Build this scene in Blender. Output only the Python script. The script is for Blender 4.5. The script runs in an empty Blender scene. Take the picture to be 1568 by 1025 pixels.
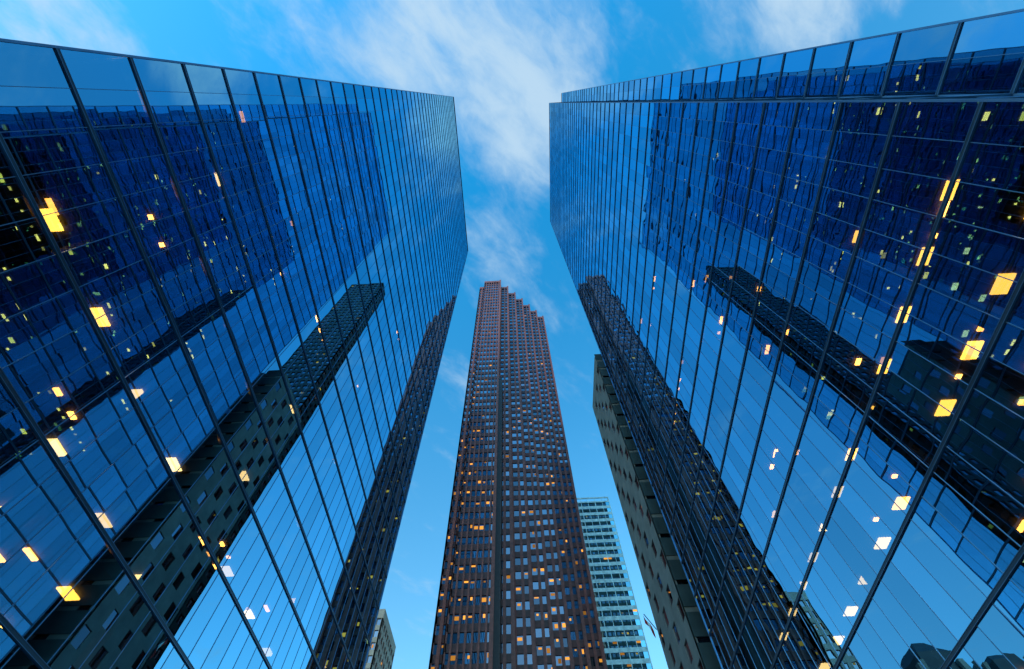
import bpy, math, random
from mathutils import Vector, Matrix
random.seed(7)
scene = bpy.context.scene
scene.view_settings.view_transform = 'Standard'
scene.view_settings.look = 'None'
scene.view_settings.exposure = 0
EYE = 1.6

# ------------------------------------------------------------------ materials
def new_mat(name):
    m = bpy.data.materials.new(name); m.use_nodes = True
    nt = m.node_tree
    for n in list(nt.nodes): nt.nodes.remove(n)
    out = nt.nodes.new('ShaderNodeOutputMaterial')
    return m, nt, out

def principled(name, col, rough=0.6, metal=0.0, noise=0.25, nscale=0.6, bump=0.0, spec=0.5):
    m, nt, out = new_mat(name)
    p = nt.nodes.new('ShaderNodeBsdfPrincipled')
    p.inputs['Roughness'].default_value = rough
    p.inputs['Metallic'].default_value = metal
    p.inputs['Specular IOR Level'].default_value = spec
    tc = nt.nodes.new('ShaderNodeTexCoord')
    nz = nt.nodes.new('ShaderNodeTexNoise'); nz.inputs['Scale'].default_value = nscale
    nz.inputs['Detail'].default_value = 6
    nt.links.new(tc.outputs['Object'], nz.inputs['Vector'])
    mr = nt.nodes.new('ShaderNodeMapRange')
    mr.inputs['From Min'].default_value = 0.3; mr.inputs['From Max'].default_value = 0.7
    mr.inputs['To Min'].default_value = 1 - noise; mr.inputs['To Max'].default_value = 1 + noise
    nt.links.new(nz.outputs['Fac'], mr.inputs['Value'])
    mx = nt.nodes.new('ShaderNodeVectorMath'); mx.operation = 'SCALE'
    mx.inputs[0].default_value = col[:3]
    nt.links.new(mr.outputs['Result'], mx.inputs['Scale'])
    nt.links.new(mx.outputs['Vector'], p.inputs['Base Color'])
    if bump > 0:
        b = nt.nodes.new('ShaderNodeBump'); b.inputs['Distance'].default_value = bump
        nt.links.new(nz.outputs['Fac'], b.inputs['Height'])
        nt.links.new(b.outputs['Normal'], p.inputs['Normal'])
    nt.links.new(p.outputs[0], out.inputs[0])
    return m

def glass(name, refl, trans, f0, f1, bump, rvar=0.12, bscale=0.35):
    m, nt, out = new_mat(name)
    L = nt.links.new
    tc = nt.nodes.new('ShaderNodeTexCoord')
    nz = nt.nodes.new('ShaderNodeTexNoise'); nz.inputs['Scale'].default_value = bscale
    nz.inputs['Detail'].default_value = 1.0
    L(tc.outputs['Object'], nz.inputs['Vector'])
    b = nt.nodes.new('ShaderNodeBump'); b.inputs['Distance'].default_value = bump
    L(nz.outputs['Fac'], b.inputs['Height'])
    geo = nt.nodes.new('ShaderNodeNewGeometry')
    mr = nt.nodes.new('ShaderNodeMapRange')
    mr.inputs['To Min'].default_value = 1 - rvar; mr.inputs['To Max'].default_value = 1.0
    L(geo.outputs['Random Per Island'], mr.inputs['Value'])
    sc = nt.nodes.new('ShaderNodeVectorMath'); sc.operation = 'SCALE'
    sc.inputs[0].default_value = refl
    L(mr.outputs['Result'], sc.inputs['Scale'])
    gl = nt.nodes.new('ShaderNodeBsdfGlossy'); gl.inputs['Roughness'].default_value = 0.0
    L(sc.outputs['Vector'], gl.inputs['Color']); L(b.outputs['Normal'], gl.inputs['Normal'])
    tr = nt.nodes.new('ShaderNodeBsdfTransparent'); tr.inputs['Color'].default_value = (*trans, 1)
    lw = nt.nodes.new('ShaderNodeLayerWeight'); lw.inputs['Blend'].default_value = 0.5
    mf = nt.nodes.new('ShaderNodeMapRange')
    mf.inputs['To Min'].default_value = f0; mf.inputs['To Max'].default_value = f1
    L(lw.outputs['Facing'], mf.inputs['Value'])
    mix = nt.nodes.new('ShaderNodeMixShader')
    L(mf.outputs['Result'], mix.inputs[0]); L(tr.outputs[0], mix.inputs[1]); L(gl.outputs[0], mix.inputs[2])
    L(mix.outputs[0], out.inputs[0])
    return m

def emis(name, col, s, var=0.6):
    m, nt, out = new_mat(name)
    e = nt.nodes.new('ShaderNodeEmission'); e.inputs['Color'].default_value = (*col, 1)
    geo = nt.nodes.new('ShaderNodeNewGeometry')
    mr = nt.nodes.new('ShaderNodeMapRange')
    mr.inputs['To Min'].default_value = s*(1-var); mr.inputs['To Max'].default_value = s
    nt.links.new(geo.outputs['Random Per Island'], mr.inputs['Value'])
    nt.links.new(mr.outputs['Result'], e.inputs['Strength'])
    nt.links.new(e.outputs[0], out.inputs[0])
    m.cycles.emission_sampling = 'NONE'
    return m

M = {}
M['glassL'] = glass('curtain_glass_blue', (0.30,0.75,1.0), (0.48,0.47,0.46), 0.41, 1.03, 0.0022, 0.20)
M['glassR'] = glass('curtain_glass_deep', (0.28,0.72,1.0), (0.48,0.47,0.46), 0.41, 1.03, 0.0085, 0.28)
M['win'] = glass('punched_window_glass', (0.85,0.76,0.88), (0.06,0.07,0.08), 0.26, 0.90, 0.002, 0.6)
M['teal'] = glass('teal_glass', (0.45,0.90,1.0), (0.05,0.12,0.16), 0.85, 0.98, 0.001, 0.35)
M['bar'] = principled('anodised_floor_band', (0.035,0.065,0.10), 0.35, 0.5, 0.15)
M['mull'] = principled('mullion_metal', (0.09,0.18,0.30), 0.35, 0.6, 0.15)
M['slab'] = principled('ceiling_slab', (0.05,0.045,0.038), 0.9)
M['core'] = principled('core_wall', (0.035,0.03,0.026), 0.9)
M['granite'] = principled('red_granite', (0.34,0.082,0.060), 0.45, 0, 0.28, 1.2)
M['granite_shaded'] = principled('red_granite_shaded', (0.18,0.046,0.036), 0.45, 0, 0.28, 1.2)  # same red granite, darkened to paint shade between the lit ribs
M['granite_d'] = principled('red_granite_dark', (0.05,0.022,0.02), 0.5, 0, 0.2, 1.2)
M['stone'] = principled('grey_limestone', (0.235,0.20,0.185), 0.85, 0, 0.18, 0.5)
M['green'] = principled('patina_cladding', (0.04,0.06,0.065), 0.6, 0, 0.3, 0.4)
M['beige'] = principled('beige_stone', (0.42,0.36,0.31), 0.85, 0, 0.2, 0.6)
M['dark'] = principled('dark_cladding', (0.025,0.035,0.035), 0.5, 0.2, 0.3)
M['white'] = principled('white_spandrel', (0.60,0.80,0.86), 0.5)
M['roof'] = principled('roof_gravel', (0.15,0.15,0.15), 0.95)
M['lampY'] = emis('warm_ceiling_light', (1.0,0.56,0.07), 12)
M['lampW'] = emis('white_ceiling_light', (1.0,0.72,0.26), 11)
M['lampD'] = emis('dim_ceiling_light', (1.0,0.46,0.08), 26, 0.9)
M['lampR'] = emis('office_light', (1.0,0.42,0.06), 1.5, 0.85)

# ------------------------------------------------------------------ mesh helper
class MB:
    def __init__(s): s.v=[]; s.f=[]; s.m=[]; s.mats=[]
    def mi(s, key):
        if key not in s.mats: s.mats.append(key)
        return s.mats.index(key)
    def quad(s, a,b,c,d, key):
        i=len(s.v); s.v += [tuple(a),tuple(b),tuple(c),tuple(d)]
        s.f.append((i,i+1,i+2,i+3)); s.m.append(s.mi(key))
    def poly(s, pts, key):
        i=len(s.v); s.v += [tuple(p) for p in pts]
        s.f.append(tuple(range(i,i+len(pts)))); s.m.append(s.mi(key))
    def obox(s, o, ex, ey, ez, key):
        o=Vector(o); ex=Vector(ex); ey=Vector(ey); ez=Vector(ez)
        i=len(s.v)
        for a in (0,1):
            for b in (0,1):
                for c in (0,1):
                    s.v.append(tuple(o+ex*a+ey*b+ez*c))
        k=s.mi(key)
        for f in ((0,1,3,2),(4,6,7,5),(0,4,5,1),(2,3,7,6),(0,2,6,4),(1,5,7,3)):
            s.f.append(tuple(i+j for j in f)); s.m.append(k)
    def box(s, x0,x1,y0,y1,z0,z1,key):
        s.obox((x0,y0,z0),(x1-x0,0,0),(0,y1-y0,0),(0,0,z1-z0),key)
    def build(s, name, parent=None):
        me=bpy.data.meshes.new(name); me.from_pydata(s.v,[],s.f)
        for k in s.mats: me.materials.append(M[k] if isinstance(k,str) else k)
        for p,mi in zip(me.polygons,s.m): p.material_index=mi
        me.update()
        ob=bpy.data.objects.new(name,me); scene.collection.objects.link(ob)
        if parent: ob.parent=parent
        return ob

def empty(name):
    e=bpy.data.objects.new(name,None); scene.collection.objects.link(e); return e

def edges(fp):
    for i in range(len(fp)):
        a=Vector((*fp[i],0)); b=Vector((*fp[(i+1)%len(fp)],0))
        d=(b-a); L=d.length; d.normalize()
        yield a,b,d,Vector((d.y,-d.x,0)),L

def inset(fp, t):
    n=len(fp); out=[]
    es=list(edges(fp))
    for i in range(n):
        n0=es[i-1][3]; n1=es[i][3]
        out.append((fp[i][0]-t*(n0.x+n1.x), fp[i][1]-t*(n0.y+n1.y)))
    return out

# ------------------------------------------------------------------ glass tower
def glass_tower(name, fp, levels, top, gmat, pitch, lights, tilt):
    root=empty(name)
    gl=MB(); bars=MB(); mul=MB(); sl=MB(); li=MB()
    zs=[0.0]+levels+[top]
    for a,b,d,nrm,L in edges(fp):
        n=max(1,round(L/pitch)); w=L/n
        for k in range(len(zs)-1):
            z0=zs[k]; z1=zs[k+1]
            for i in range(n):
                p0=a+d*(w*i+0.015); p1=a+d*(w*(i+1)-0.015)
                ta=random.gauss(0,tilt)*w*0.5; tb=random.gauss(0,tilt)*(z1-z0)*0.25
                def P(p,z,s1,s2): 
                    q=p+nrm*(s1*ta+s2*tb-0.025); return (q.x,q.y,z)
                gl.quad(P(p0,z0,-1,-1),P(p1,z0,1,-1),P(p1,z1,1,1),P(p0,z1,-1,1),gmat)
        for z in levels:
            bars.obox(a+Vector((0,0,z-0.065))+nrm*-0.05, d*L, nrm*0.095, Vector((0,0,0.13)), 'bar')
            bars.obox(a+Vector((0,0,z-0.09))+nrm*-0.05, d*L, nrm*0.11, Vector((0,0,0.025)), 'mull')
            bars.obox(a+Vector((0,0,z+0.065))+nrm*-0.05, d*L, nrm*0.11, Vector((0,0,0.025)), 'mull')
        bars.obox(a+Vector((0,0,top-0.25))+nrm*-0.05, d*L, nrm*0.14, Vector((0,0,0.4)), 'bar')
        for i in range(n+1):
            t=w*i
            hw=0.014 if 0<i<n else 0.05
            mul.obox(a+d*(t-hw)+nrm*-0.04, d*(2*hw), nrm*(0.04 if 0<i<n else 0.10), Vector((0,0,top)), 'mull')
    ip=inset(fp,0.30)
    for z in levels:
        n=len(ip)
        sl.poly([(x,y,z-0.55) for x,y in reversed(ip)],'slab')
        sl.poly([(x,y,z+0.02) for x,y in ip],'slab')
        for i in range(n):
            x0,y0=ip[i]; x1,y1=ip[(i+1)%n]
            sl.quad((x0,y0,z-0.55),(x1,y1,z-0.55),(x1,y1,z+0.02),(x0,y0,z+0.02),'slab')
    sl.poly([(x,y,top-0.6) for x,y in ip],'roof')
    cp=inset(fp,11.0) if len(fp)==4 else [(32,10),(50,10),(50,42),(32,42)]
    for i in range(len(cp)):
        x0,y0=cp[i]; x1,y1=cp[(i+1)%len(cp)]
        sl.quad((x0,y0,0),(x1,y1,0),(x1,y1,top-1),(x0,y0,top-1),'core')
    for a,b,d,nrm,L in edges(fp):
        n=int(L//9)
        for i in range(1,n+1):
            p=a+d*(L*i/(n+1))-nrm*1.6
            sl.obox(p-d*0.4-nrm*0.4, d*0.8, nrm*0.8, Vector((0,0,top-1)), 'core')
    lights(li)
    gl.build('curtain_wall',root); bars.build('floor_bands',root); mul.build('mullions',root)
    sl.build('floors_and_core',root); li.build('ceiling_lights',root)
    return root

def fixture(mb, x,y,z, sx,sy, key):
    mb.box(x-sx/2,x+sx/2,y-sy/2,y+sy/2,z,z+0.08,key)

def small_lights(mb, xf, z, k, ymax):
    # short runs of little downlights on the occupied parts of each floor
    for c in range(10 if k<16 else 8):
        if random.random()<0.75:
            y0=random.uniform(-1 if xf<0 else 2.0, ymax); x0=random.uniform(1.2,8.5); n=random.choice((1,2,2,3))
            along=random.random()<0.5
            for q in range(n):
                y=y0+(1.4*q if along else 0); x=x0+(0 if along else 1.5*q)
                if x>10.5: continue
                fixture(mb, xf+(x if xf>0 else -x), y, z-0.68, 0.26, random.choice((.25,.45,.8)), 'lampD')

# ---- tower on the left
XL=-19.3; LZ=[EYE+23.57+4.37*k for k in range(-5,40)]; TL=196+EYE
def lightsL(mb):
    for k,z in enumerate(LZ):
        lit={4:0.85,5:0.92,7:0.8,3:0.5}.get(k, 0.2 if k<15 else 0.14)
        zc=z-0.72
        for j in range(12):
            y=-1.2+5.25*j
            if k in (4,5,7):
                if random.random()<lit*(1 if j>0 else .6): fixture(mb,XL-3.3-(1.2 if k==4 else 0),y,zc,0.8,1.1,'lampW' if j>2 else 'lampY')
            elif random.random()<lit: fixture(mb,XL-2.6,y,zc,0.65,0.95,('lampY' if random.random()<.6 else 'lampW') if k<14 else 'lampD')
        small_lights(mb,XL,z,k,38)
fpL=[(XL,-3.1),(XL,57.0),(-60,57.0),(-60,-3.1)]
glass_tower('glass_office_tower',fpL,LZ,TL,'glassL',1.6,lightsL,0.0012)

# ---- tower on the right (stepped corner)
XR=18.9; RZ=[EYE+20.05+4.25*k for k in range(-4,46)]; TR=218+EYE
def lightsR(mb):
    for k,z in enumerate(RZ):
        zc=z-0.66
        for j in range(13):
            y=5.0+3.47*j
            if k in (4,5):
                if random.random()<0.97: fixture(mb,22.4,y,zc,0.75,1.0,'lampY' if y<25 else 'lampW')
            elif k==7:
                if random.random()<0.6: fixture(mb,22.4,y,zc,0.5,0.8,'lampY')
            elif random.random()<0.13: fixture(mb,21.6,y,zc,0.45,0.75,'lampY' if k<15 else 'lampD')
        small_lights(mb,XR,z,k,38)
fpR=[(XR,51.3),(XR,0.8),(24.2,0.8),(24.2,-2.7),(58,-2.7),(58,51.3)]
glass_tower('glass_office_tower',fpR,RZ,TR,'glassR',1.55,lightsR,0.0036)

# ------------------------------------------------------------------ punched-window towers
def punched_tower(name, fp, H, floor, bay, pier, sill, depth, wallk, litf, base=0.0, pierk=None, glassk='win', lampk='lampR', stagger=False, bayf=None, sprec=0.06):
    root=empty(name); w=MB(); g=MB(); li=MB()
    nf=int((H-base)//floor)
    pier0=pier; spk=wallk
    for a,b,d,nrm,L in edges(fp):
        pier=pier0; n=max(1,round(L/bay))
        if bayf:
            n,pier,spk=bayf(a,d,nrm,L)
        bw=L/n
        for k in range(nf):
            z=base+k*floor
            w.obox(a+Vector((0,0,z))-nrm*depth, d*L, nrm*(depth-sprec), Vector((0,0,sill)), spk)
            for i in range(n):
                p0=a+d*(bw*i+pier/2)-nrm*depth; p1=a+d*(bw*(i+1)-pier/2)-nrm*depth
                tl=random.gauss(0,0.006)
                g.quad((p0.x,p0.y,z+sill),(p1.x+nrm.x*tl,p1.y+nrm.y*tl,z+sill),(p1.x+nrm.x*tl,p1.y+nrm.y*tl,z+floor),(p0.x,p0.y,z+floor),glassk)
                if stagger and (i+k)%2==0:
                    w.obox(p0+Vector((0,0,z+sill))-nrm*0.01, (p1-p0), nrm*(depth-sprec+0.01), Vector((0,0,floor-sill)), wallk)
                elif random.random()<litf(z/H, a, i/n, nrm):
                    ww=(p1-p0).length
                    fr=min(1,random.choice((0.5,0.8,1.1))/ww); off=random.random()*(1-fr)
                    q0=p0+(p1-p0)*off+nrm*0.03; q1=p0+(p1-p0)*(off+fr)+nrm*0.03
                    zt=z+floor-random.uniform(0.1,0.7); zb=max(z+sill+0.05,zt-random.uniform(0.35,1.1))
                    li.quad((q0.x,q0.y,zb),(q1.x,q1.y,zb),(q1.x,q1.y,zt),(q0.x,q0.y,zt),lampk)
        for i in range(n+1):
            t=bw*i; hw=pier/2
            s=max(0,t-hw); e=min(L,t+hw)
            w.obox(a+d*s-nrm*depth, d*(e-s), nrm*depth, Vector((0,0,H)), pierk or wallk)
        zt=base+nf*floor
        w.obox(a+Vector((0,0,zt))-nrm*depth, d*L, nrm*(depth+0.04), Vector((0,0,H-zt+0.01)), wallk)
        if base>0:
            w.obox(a-nrm*depth, d*L, nrm*(depth-0.07), Vector((0,0,base)), wallk)
    ip=inset(fp,depth-0.01)
    w.poly([(x,y,H-0.8) for x,y in ip],'roof')
    w.build('walls',root); g.build('window_glass',root)
    if li.f: li.build('lit_windows',root)
    return root

HS=273+EYE
st=4.4
fpS=[(-18.2,99.6),(-8.0,99.6)]
x,y=-8.0,99.6
for i in range(6):
    y+=st; fpS.append((x,y)); x+=st; fpS.append((x,y))
fpS += [(x,152),(-21.5,152),(-21.5,103.3),(-18.2,103.3)]
# occupied-floor pattern: some floors are busier than others
occ=[0.35+0.65*random.random() for _ in range(80)]
def litS(h,a,u,nrm):
    o=occ[int(h*68)]
    return (0.85*o)*max(0,1-h/0.64)**1.0+0.015
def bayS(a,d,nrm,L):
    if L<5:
        return (2,0.75,'granite_shaded') if nrm.y<0 else (2,0.9,'granite_shaded')
    if L<11: return (7,0.42,'granite_shaded')
    return (max(1,round(L/1.9)),0.6,'granite_shaded')
rt=punched_tower('red_granite_skyscraper',fpS,HS,4.0,2.2,0.75,1.75,0.5,'granite',litS,bayf=bayS,sprec=0.28)
ex=MB()
ex.box(-8.55,-6.6,99.45,104.2,0,160,'granite_d')  # solid dark box: its colour paints the shade of a recessed groove
for i in range(7):
    px=-8.0+st*i; py=99.6+st*i
    ex.box(px-0.75,px+0.12,py-0.5,py+0.5,0,HS+0.3,'granite')
ex.box(-17.0,-9.5,103,118,HS-0.8,HS+2.0,'granite_d')
ex.build('ribs_and_groove_shade',rt)

fpT=[(19.1,72.0),(19.1,57.0),(46,57.0),(46,72.0)]
ts=punched_tower('limestone_office_building',fpT,98+EYE,3.6,2.5,0.7,1.2,0.14,'stone',lambda h,a,u,n:0.0,base=6,stagger=True,sprec=0.004)
ex=MB()
for k in range(26):
    z=8+3.6*k
    ex.box(19.2,24,56.88,56.985,z,z+2.9,'green')
ex.build('cladding_strip',ts)

punched_tower('dark_hotel_tower',[(42,104),(42,96),(62,96),(62,104)],271,3.8,2.5,0.8,1.6,0.35,'dark',lambda h,a,u,n:0.04,base=0,lampk='lampR')

# ------------------------------------------------------------------ teal tower
def teal_tower():
    fp=[(8,190),(44.6,190),(44.6,225),(8,225)]; H=175.5+EYE
    root=empty('teal_glass_tower'); g=MB(); w=MB(); li=MB()
    nf=int(H//4.1)
    for a,b,d,nrm,L in edges(fp):
        n=round(L/1.8); bw=L/n
        for k in range(nf):
            z=k*4.1
            for i in range(n):
                p0=a+d*(bw*i); p1=a+d*(bw*(i+1))
                g.quad((p0.x,p0.y,z+1.7),(p1.x,p1.y,z+1.7),(p1.x,p1.y,z+4.1),(p0.x,p0.y,z+4.1),'teal')
                if random.random()<0.30*(1-z/H)**1.5:
                    q0=p0+nrm*.03; q1=p1+nrm*.03
                    li.quad((q0.x,q0.y,z+3.2),(q1.x,q1.y,z+3.2),(q1.x,q1.y,z+4.0),(q0.x,q0.y,z+4.0),'lampR')
            w.obox(a+Vector((0,0,z))-nrm*0.1,d*L,nrm*0.16,Vector((0,0,1.7)),'white')
        for i in range(0,n+1,4):
            w.obox(a+d*(bw*i-0.15)-nrm*0.1,d*0.3,nrm*0.3,Vector((0,0,H)),'white')
        w.obox(a+Vector((0,0,nf*4.1))-nrm*0.1,d*L,nrm*0.2,Vector((0,0,H-nf*4.1)),'white')
        w.obox(a+Vector((0,0,H+1.8))-nrm*0.1,d*L,nrm*0.35,Vector((0,0,0.8)),'white')
        for i in range(0,n+1,2):
            w.obox(a+d*(bw*i-0.1)-nrm*0.1,d*0.2,nrm*0.25,Vector((0,0,H+1.8)),'white')
    w.poly([(8,190,H-0.3),(44.6,190,H-0.3),(44.6,225,H-0.3),(8,225,H-0.3)],'roof')
    g.build('glazing',root); w.build('spandrels_and_fins',root); li.build('lit_windows',root)
teal_tower()

# ------------------------------------------------------------------ beige tower glimpsed past the left tower
punched_tower('beige_stone_building',[(-56,172),(-56,150),(-48.6,150),(-48.6,172)],98,3.8,2.6,1.1,1.6,0.4,'beige',lambda h,a,u,n:0.08,base=0)
# ------------------------------------------------------------------ heritage hall (seen only mirrored in the right tower)
hh=punched_tower('heritage_stone_hall',[(-62,116),(-62,100),(-37,100),(-37,116)],44,4.4,3.1,1.4,1.8,0.5,'beige',lambda h,a,u,n:0.12,base=0)
ex=MB()
def hip(x0,x1,y0,y1,z0,z1,t):
    a=[(x0,y0,z0),(x1,y0,z0),(x1,y1,z0),(x0,y1,z0)]
    xm0=x0+(x1-x0)*t; xm1=x1-(x1-x0)*t; ym0=y0+(y1-y0)*t; ym1=y1-(y1-y0)*t
    b=[(xm0,ym0,z1),(xm1,ym0,z1),(xm1,ym1,z1),(xm0,ym1,z1)]
    for i in range(4): ex.quad(a[i],a[(i+1)%4],b[(i+1)%4],b[i],'green')
    ex.poly(b,'green')
ex.box(-62.5,-36.5,99.5,116.5,44,44.8,'beige')
hip(-47,-37.2,100,112,44.8,53,0.12); hip(-45.6,-38.6,101.6,110.4,53.01,56,0.30)
hip(-60,-52,100,112,44.8,52,0.15); hip(-58.6,-53.4,102,110,52.01,54,0.3)
for xx in (-47.4,-37.8,-50.2,-60.5): ex.box(xx,xx+1.0,100.2,101.4,44.8,51,'beige')
ex.build('mansard_roofs',hh)

# ------------------------------------------------------------------ flag on wall staff
M['flagr']=principled('flag_red',(0.55,0.03,0.03),0.8)
M['flagw']=principled('flag_white',(0.75,0.75,0.75),0.8)
fl=MB()
fl.obox((18.9,71.6,42.6),(-1.3,0,2.4),(0,0.09,0),(0.09,0,0.06),'mull')
for i in range(9):
    a0=i/9; a1=(i+1)/9
    def pf(t,s): return (17.5+1.0*t, 71.55+0.22*math.sin(t*7+s*2), 44.8-2.3*t-1.1*s)
    k='flagw' if 3<=i<=5 else 'flagr'
    fl.quad(pf(a0,0),pf(a1,0),pf(a1,1),pf(a0,1),k)
fl.build('flag')

# ------------------------------------------------------------------ ground, road, pavements
M['ground']=principled('ground_concrete',(0.16,0.16,0.155),0.9,0,0.2,0.3)
M['asphalt']=principled('asphalt',(0.05,0.05,0.052),0.85,0,0.3,2.0)
M['pave']=principled('paving',(0.26,0.25,0.235),0.85,0,0.15,1.0)
M['paint']=principled('road_paint',(0.75,0.75,0.72),0.7,0,0.1,3)
g=MB(); g.quad((-4000,-4000,0),(4000,-4000,0),(4000,4000,0),(-4000,4000,0),'ground'); g.build('ground')
g=MB(); g.box(-9,9,-300,90,-0.1,0.006,'asphalt'); g.build('road')
for s in (-1,1):
    g=MB(); g.box(min(9*s,18.3*s),max(9*s,18.3*s),-300,90,-0.05,0.14,'pave')
    g.build('pavement')
g=MB()
for i in range(60):
    g.quad((-0.08,-290+6*i,0.012),(0.08,-290+6*i,0.012),(0.08,-287+6*i,0.012),(-0.08,-287+6*i,0.012),'paint')
g.build('road_markings')

# ------------------------------------------------------------------ camera
f=700.0
Zc=Vector((-11,354,-f)); Zc.normalize()
u_f=74.0; v_f=(f*f-11*u_f)/354
Fc=Vector((u_f,-v_f,-f)); Fc.normalize()
Xc=Fc.cross(Zc); Xc.normalize()
R=Matrix((Xc,Fc,Zc))
cam=bpy.data.cameras.new('camera'); co=bpy.data.objects.new('camera',cam)
scene.collection.objects.link(co)
co.matrix_world=Matrix.Translation((0,0,EYE)) @ R.to_4x4()
cam.sensor_width=36; cam.sensor_fit='HORIZONTAL'; cam.lens=f/1568*36
cam.clip_start=0.1; cam.clip_end=10000
scene.camera=co

# ------------------------------------------------------------------ sky + sun
el=math.radians(24); az=math.radians(215)
w=bpy.data.worlds.new('World'); scene.world=w; w.use_nodes=True
nt=w.node_tree; L=nt.links.new
for n in list(nt.nodes): nt.nodes.remove(n)
out=nt.nodes.new('ShaderNodeOutputWorld'); bg=nt.nodes.new('ShaderNodeBackground'); L(bg.outputs[0],out.inputs[0])
sky=nt.nodes.new('ShaderNodeTexSky'); sky.sky_type='NISHITA'; sky.sun_disc=False
sky.sun_elevation=el; sky.sun_rotation=az; sky.air_density=1.0; sky.dust_density=0.2; sky.ozone_density=2.0
tc=nt.nodes.new('ShaderNodeTexCoord'); sp=nt.nodes.new('ShaderNodeSeparateXYZ'); L(tc.outputs['Generated'],sp.inputs[0])
tr=nt.nodes.new('ShaderNodeMapRange'); tr.data_type='FLOAT_VECTOR'
L(sp.outputs['Z'],tr.inputs['Vector'] if 'Vector' in tr.inputs else tr.inputs[6])
tr.inputs[7].default_value=(0.40,0.40,0.40); tr.inputs[8].default_value=(1,1,1)
tr.inputs[9].default_value=(1.40,2.35,2.25); tr.inputs[10].default_value=(0.14,2.30,2.90)
tint=nt.nodes.new('ShaderNodeMix'); tint.data_type='RGBA'; tint.blend_type='MULTIPLY'; tint.inputs[0].default_value=1
L(sky.outputs[0],tint.inputs[6]); L(tr.outputs['Vector'],tint.inputs[7])
def math_(op,a,b=None,c=None):
    n=nt.nodes.new('ShaderNodeMath'); n.operation=op
    for i,vv in enumerate((a,b,c)):
        if vv is None: continue
        if isinstance(vv,(int,float)): n.inputs[i].default_value=vv
        else: L(vv,n.inputs[i])
    return n.outputs[0]
zz=math_('MAXIMUM',sp.outputs['Z'],0.06)
px=math_('DIVIDE',sp.outputs['X'],zz); py=math_('DIVIDE',sp.outputs['Y'],zz)
cb=nt.nodes.new('ShaderNodeCombineXYZ'); L(px,cb.inputs[0]); L(py,cb.inputs[1])
def blob(cx,cy,r,amp):
    d=nt.nodes.new('ShaderNodeVectorMath'); d.operation='DISTANCE'; L(cb.outputs[0],d.inputs[0]); d.inputs[1].default_value=(cx,cy,0)
    mr=nt.nodes.new('ShaderNodeMapRange'); mr.interpolation_type='SMOOTHSTEP'
    mr.inputs['From Min'].default_value=0; mr.inputs['From Max'].default_value=r
    mr.inputs['To Min'].default_value=amp; mr.inputs['To Max'].default_value=0
    L(d.outputs['Value'],mr.inputs['Value']); return mr.outputs[0]
s=blob(-0.22,-0.13,0.36,0.28)
for b in ((0.0,-0.09,0.32,0.26),(0.05,0.04,0.22,0.36),(0.54,-0.17,0.28,0.40),(-0.80,-0.17,0.25,0.30),(-0.03,0.27,0.20,0.22),(0.02,0.55,0.3,0.12)):
    s=math_('ADD',s,blob(*b))
def mapping(src,rot,scale,loc=(0,0,0)):
    m=nt.nodes.new('ShaderNodeMapping'); m.inputs['Rotation'].default_value=(0,0,math.radians(rot))
    m.inputs['Scale'].default_value=scale; m.inputs['Location'].default_value=loc
    L(src,m.inputs[0]); return m.outputs[0]
def noise(vec,scale,detail,rough,dist):
    n=nt.nodes.new('ShaderNodeTexNoise'); n.inputs['Scale'].default_value=scale; n.inputs['Detail'].default_value=detail
    n.inputs['Roughness'].default_value=rough; n.inputs['Distortion'].default_value=dist
    L(vec,n.inputs['Vector']); return n.outputs['Fac']
rv=mapping(cb.outputs[0],-50,(1,1,1),(1.3,0.4,0))
n1=noise(mapping(rv,0,(1,1.7,1)),4.2,9,0.58,0.3)
n2=noise(mapping(rv,12,(1.4,2.6,1),(5,2,0)),9.0,10,0.62,0.5)
t=math_('ADD',math_('MULTIPLY',n1,0.9),math_('MULTIPLY',n2,0.38))
t=math_('ADD',t,s)
mr=nt.nodes.new('ShaderNodeMapRange'); mr.interpolation_type='SMOOTHSTEP'
mr.inputs['From Min'].default_value=0.66; mr.inputs['From Max'].default_value=1.22; mr.inputs['To Max'].default_value=0.88
L(t,mr.inputs['Value'])
mc=nt.nodes.new('ShaderNodeMix'); mc.data_type='RGBA'
L(mr.outputs[0],mc.inputs[0]); L(tint.outputs[2],mc.inputs[6]); mc.inputs[7].default_value=(3.7,5.0,6.1,1)
L(mc.outputs[2],bg.inputs['Color']); bg.inputs['Strength'].default_value=0.15
sd=bpy.data.lights.new('sun','SUN'); sd.energy=0.6; sd.angle=math.radians(0.5); sd.color=(1,0.86,0.72)
so=bpy.data.objects.new('sun',sd); scene.collection.objects.link(so)
dirv=Vector((math.sin(az)*math.cos(el),math.cos(az)*math.cos(el),math.sin(el)))
so.rotation_euler=dirv.to_track_quat('Z','Y').to_euler()
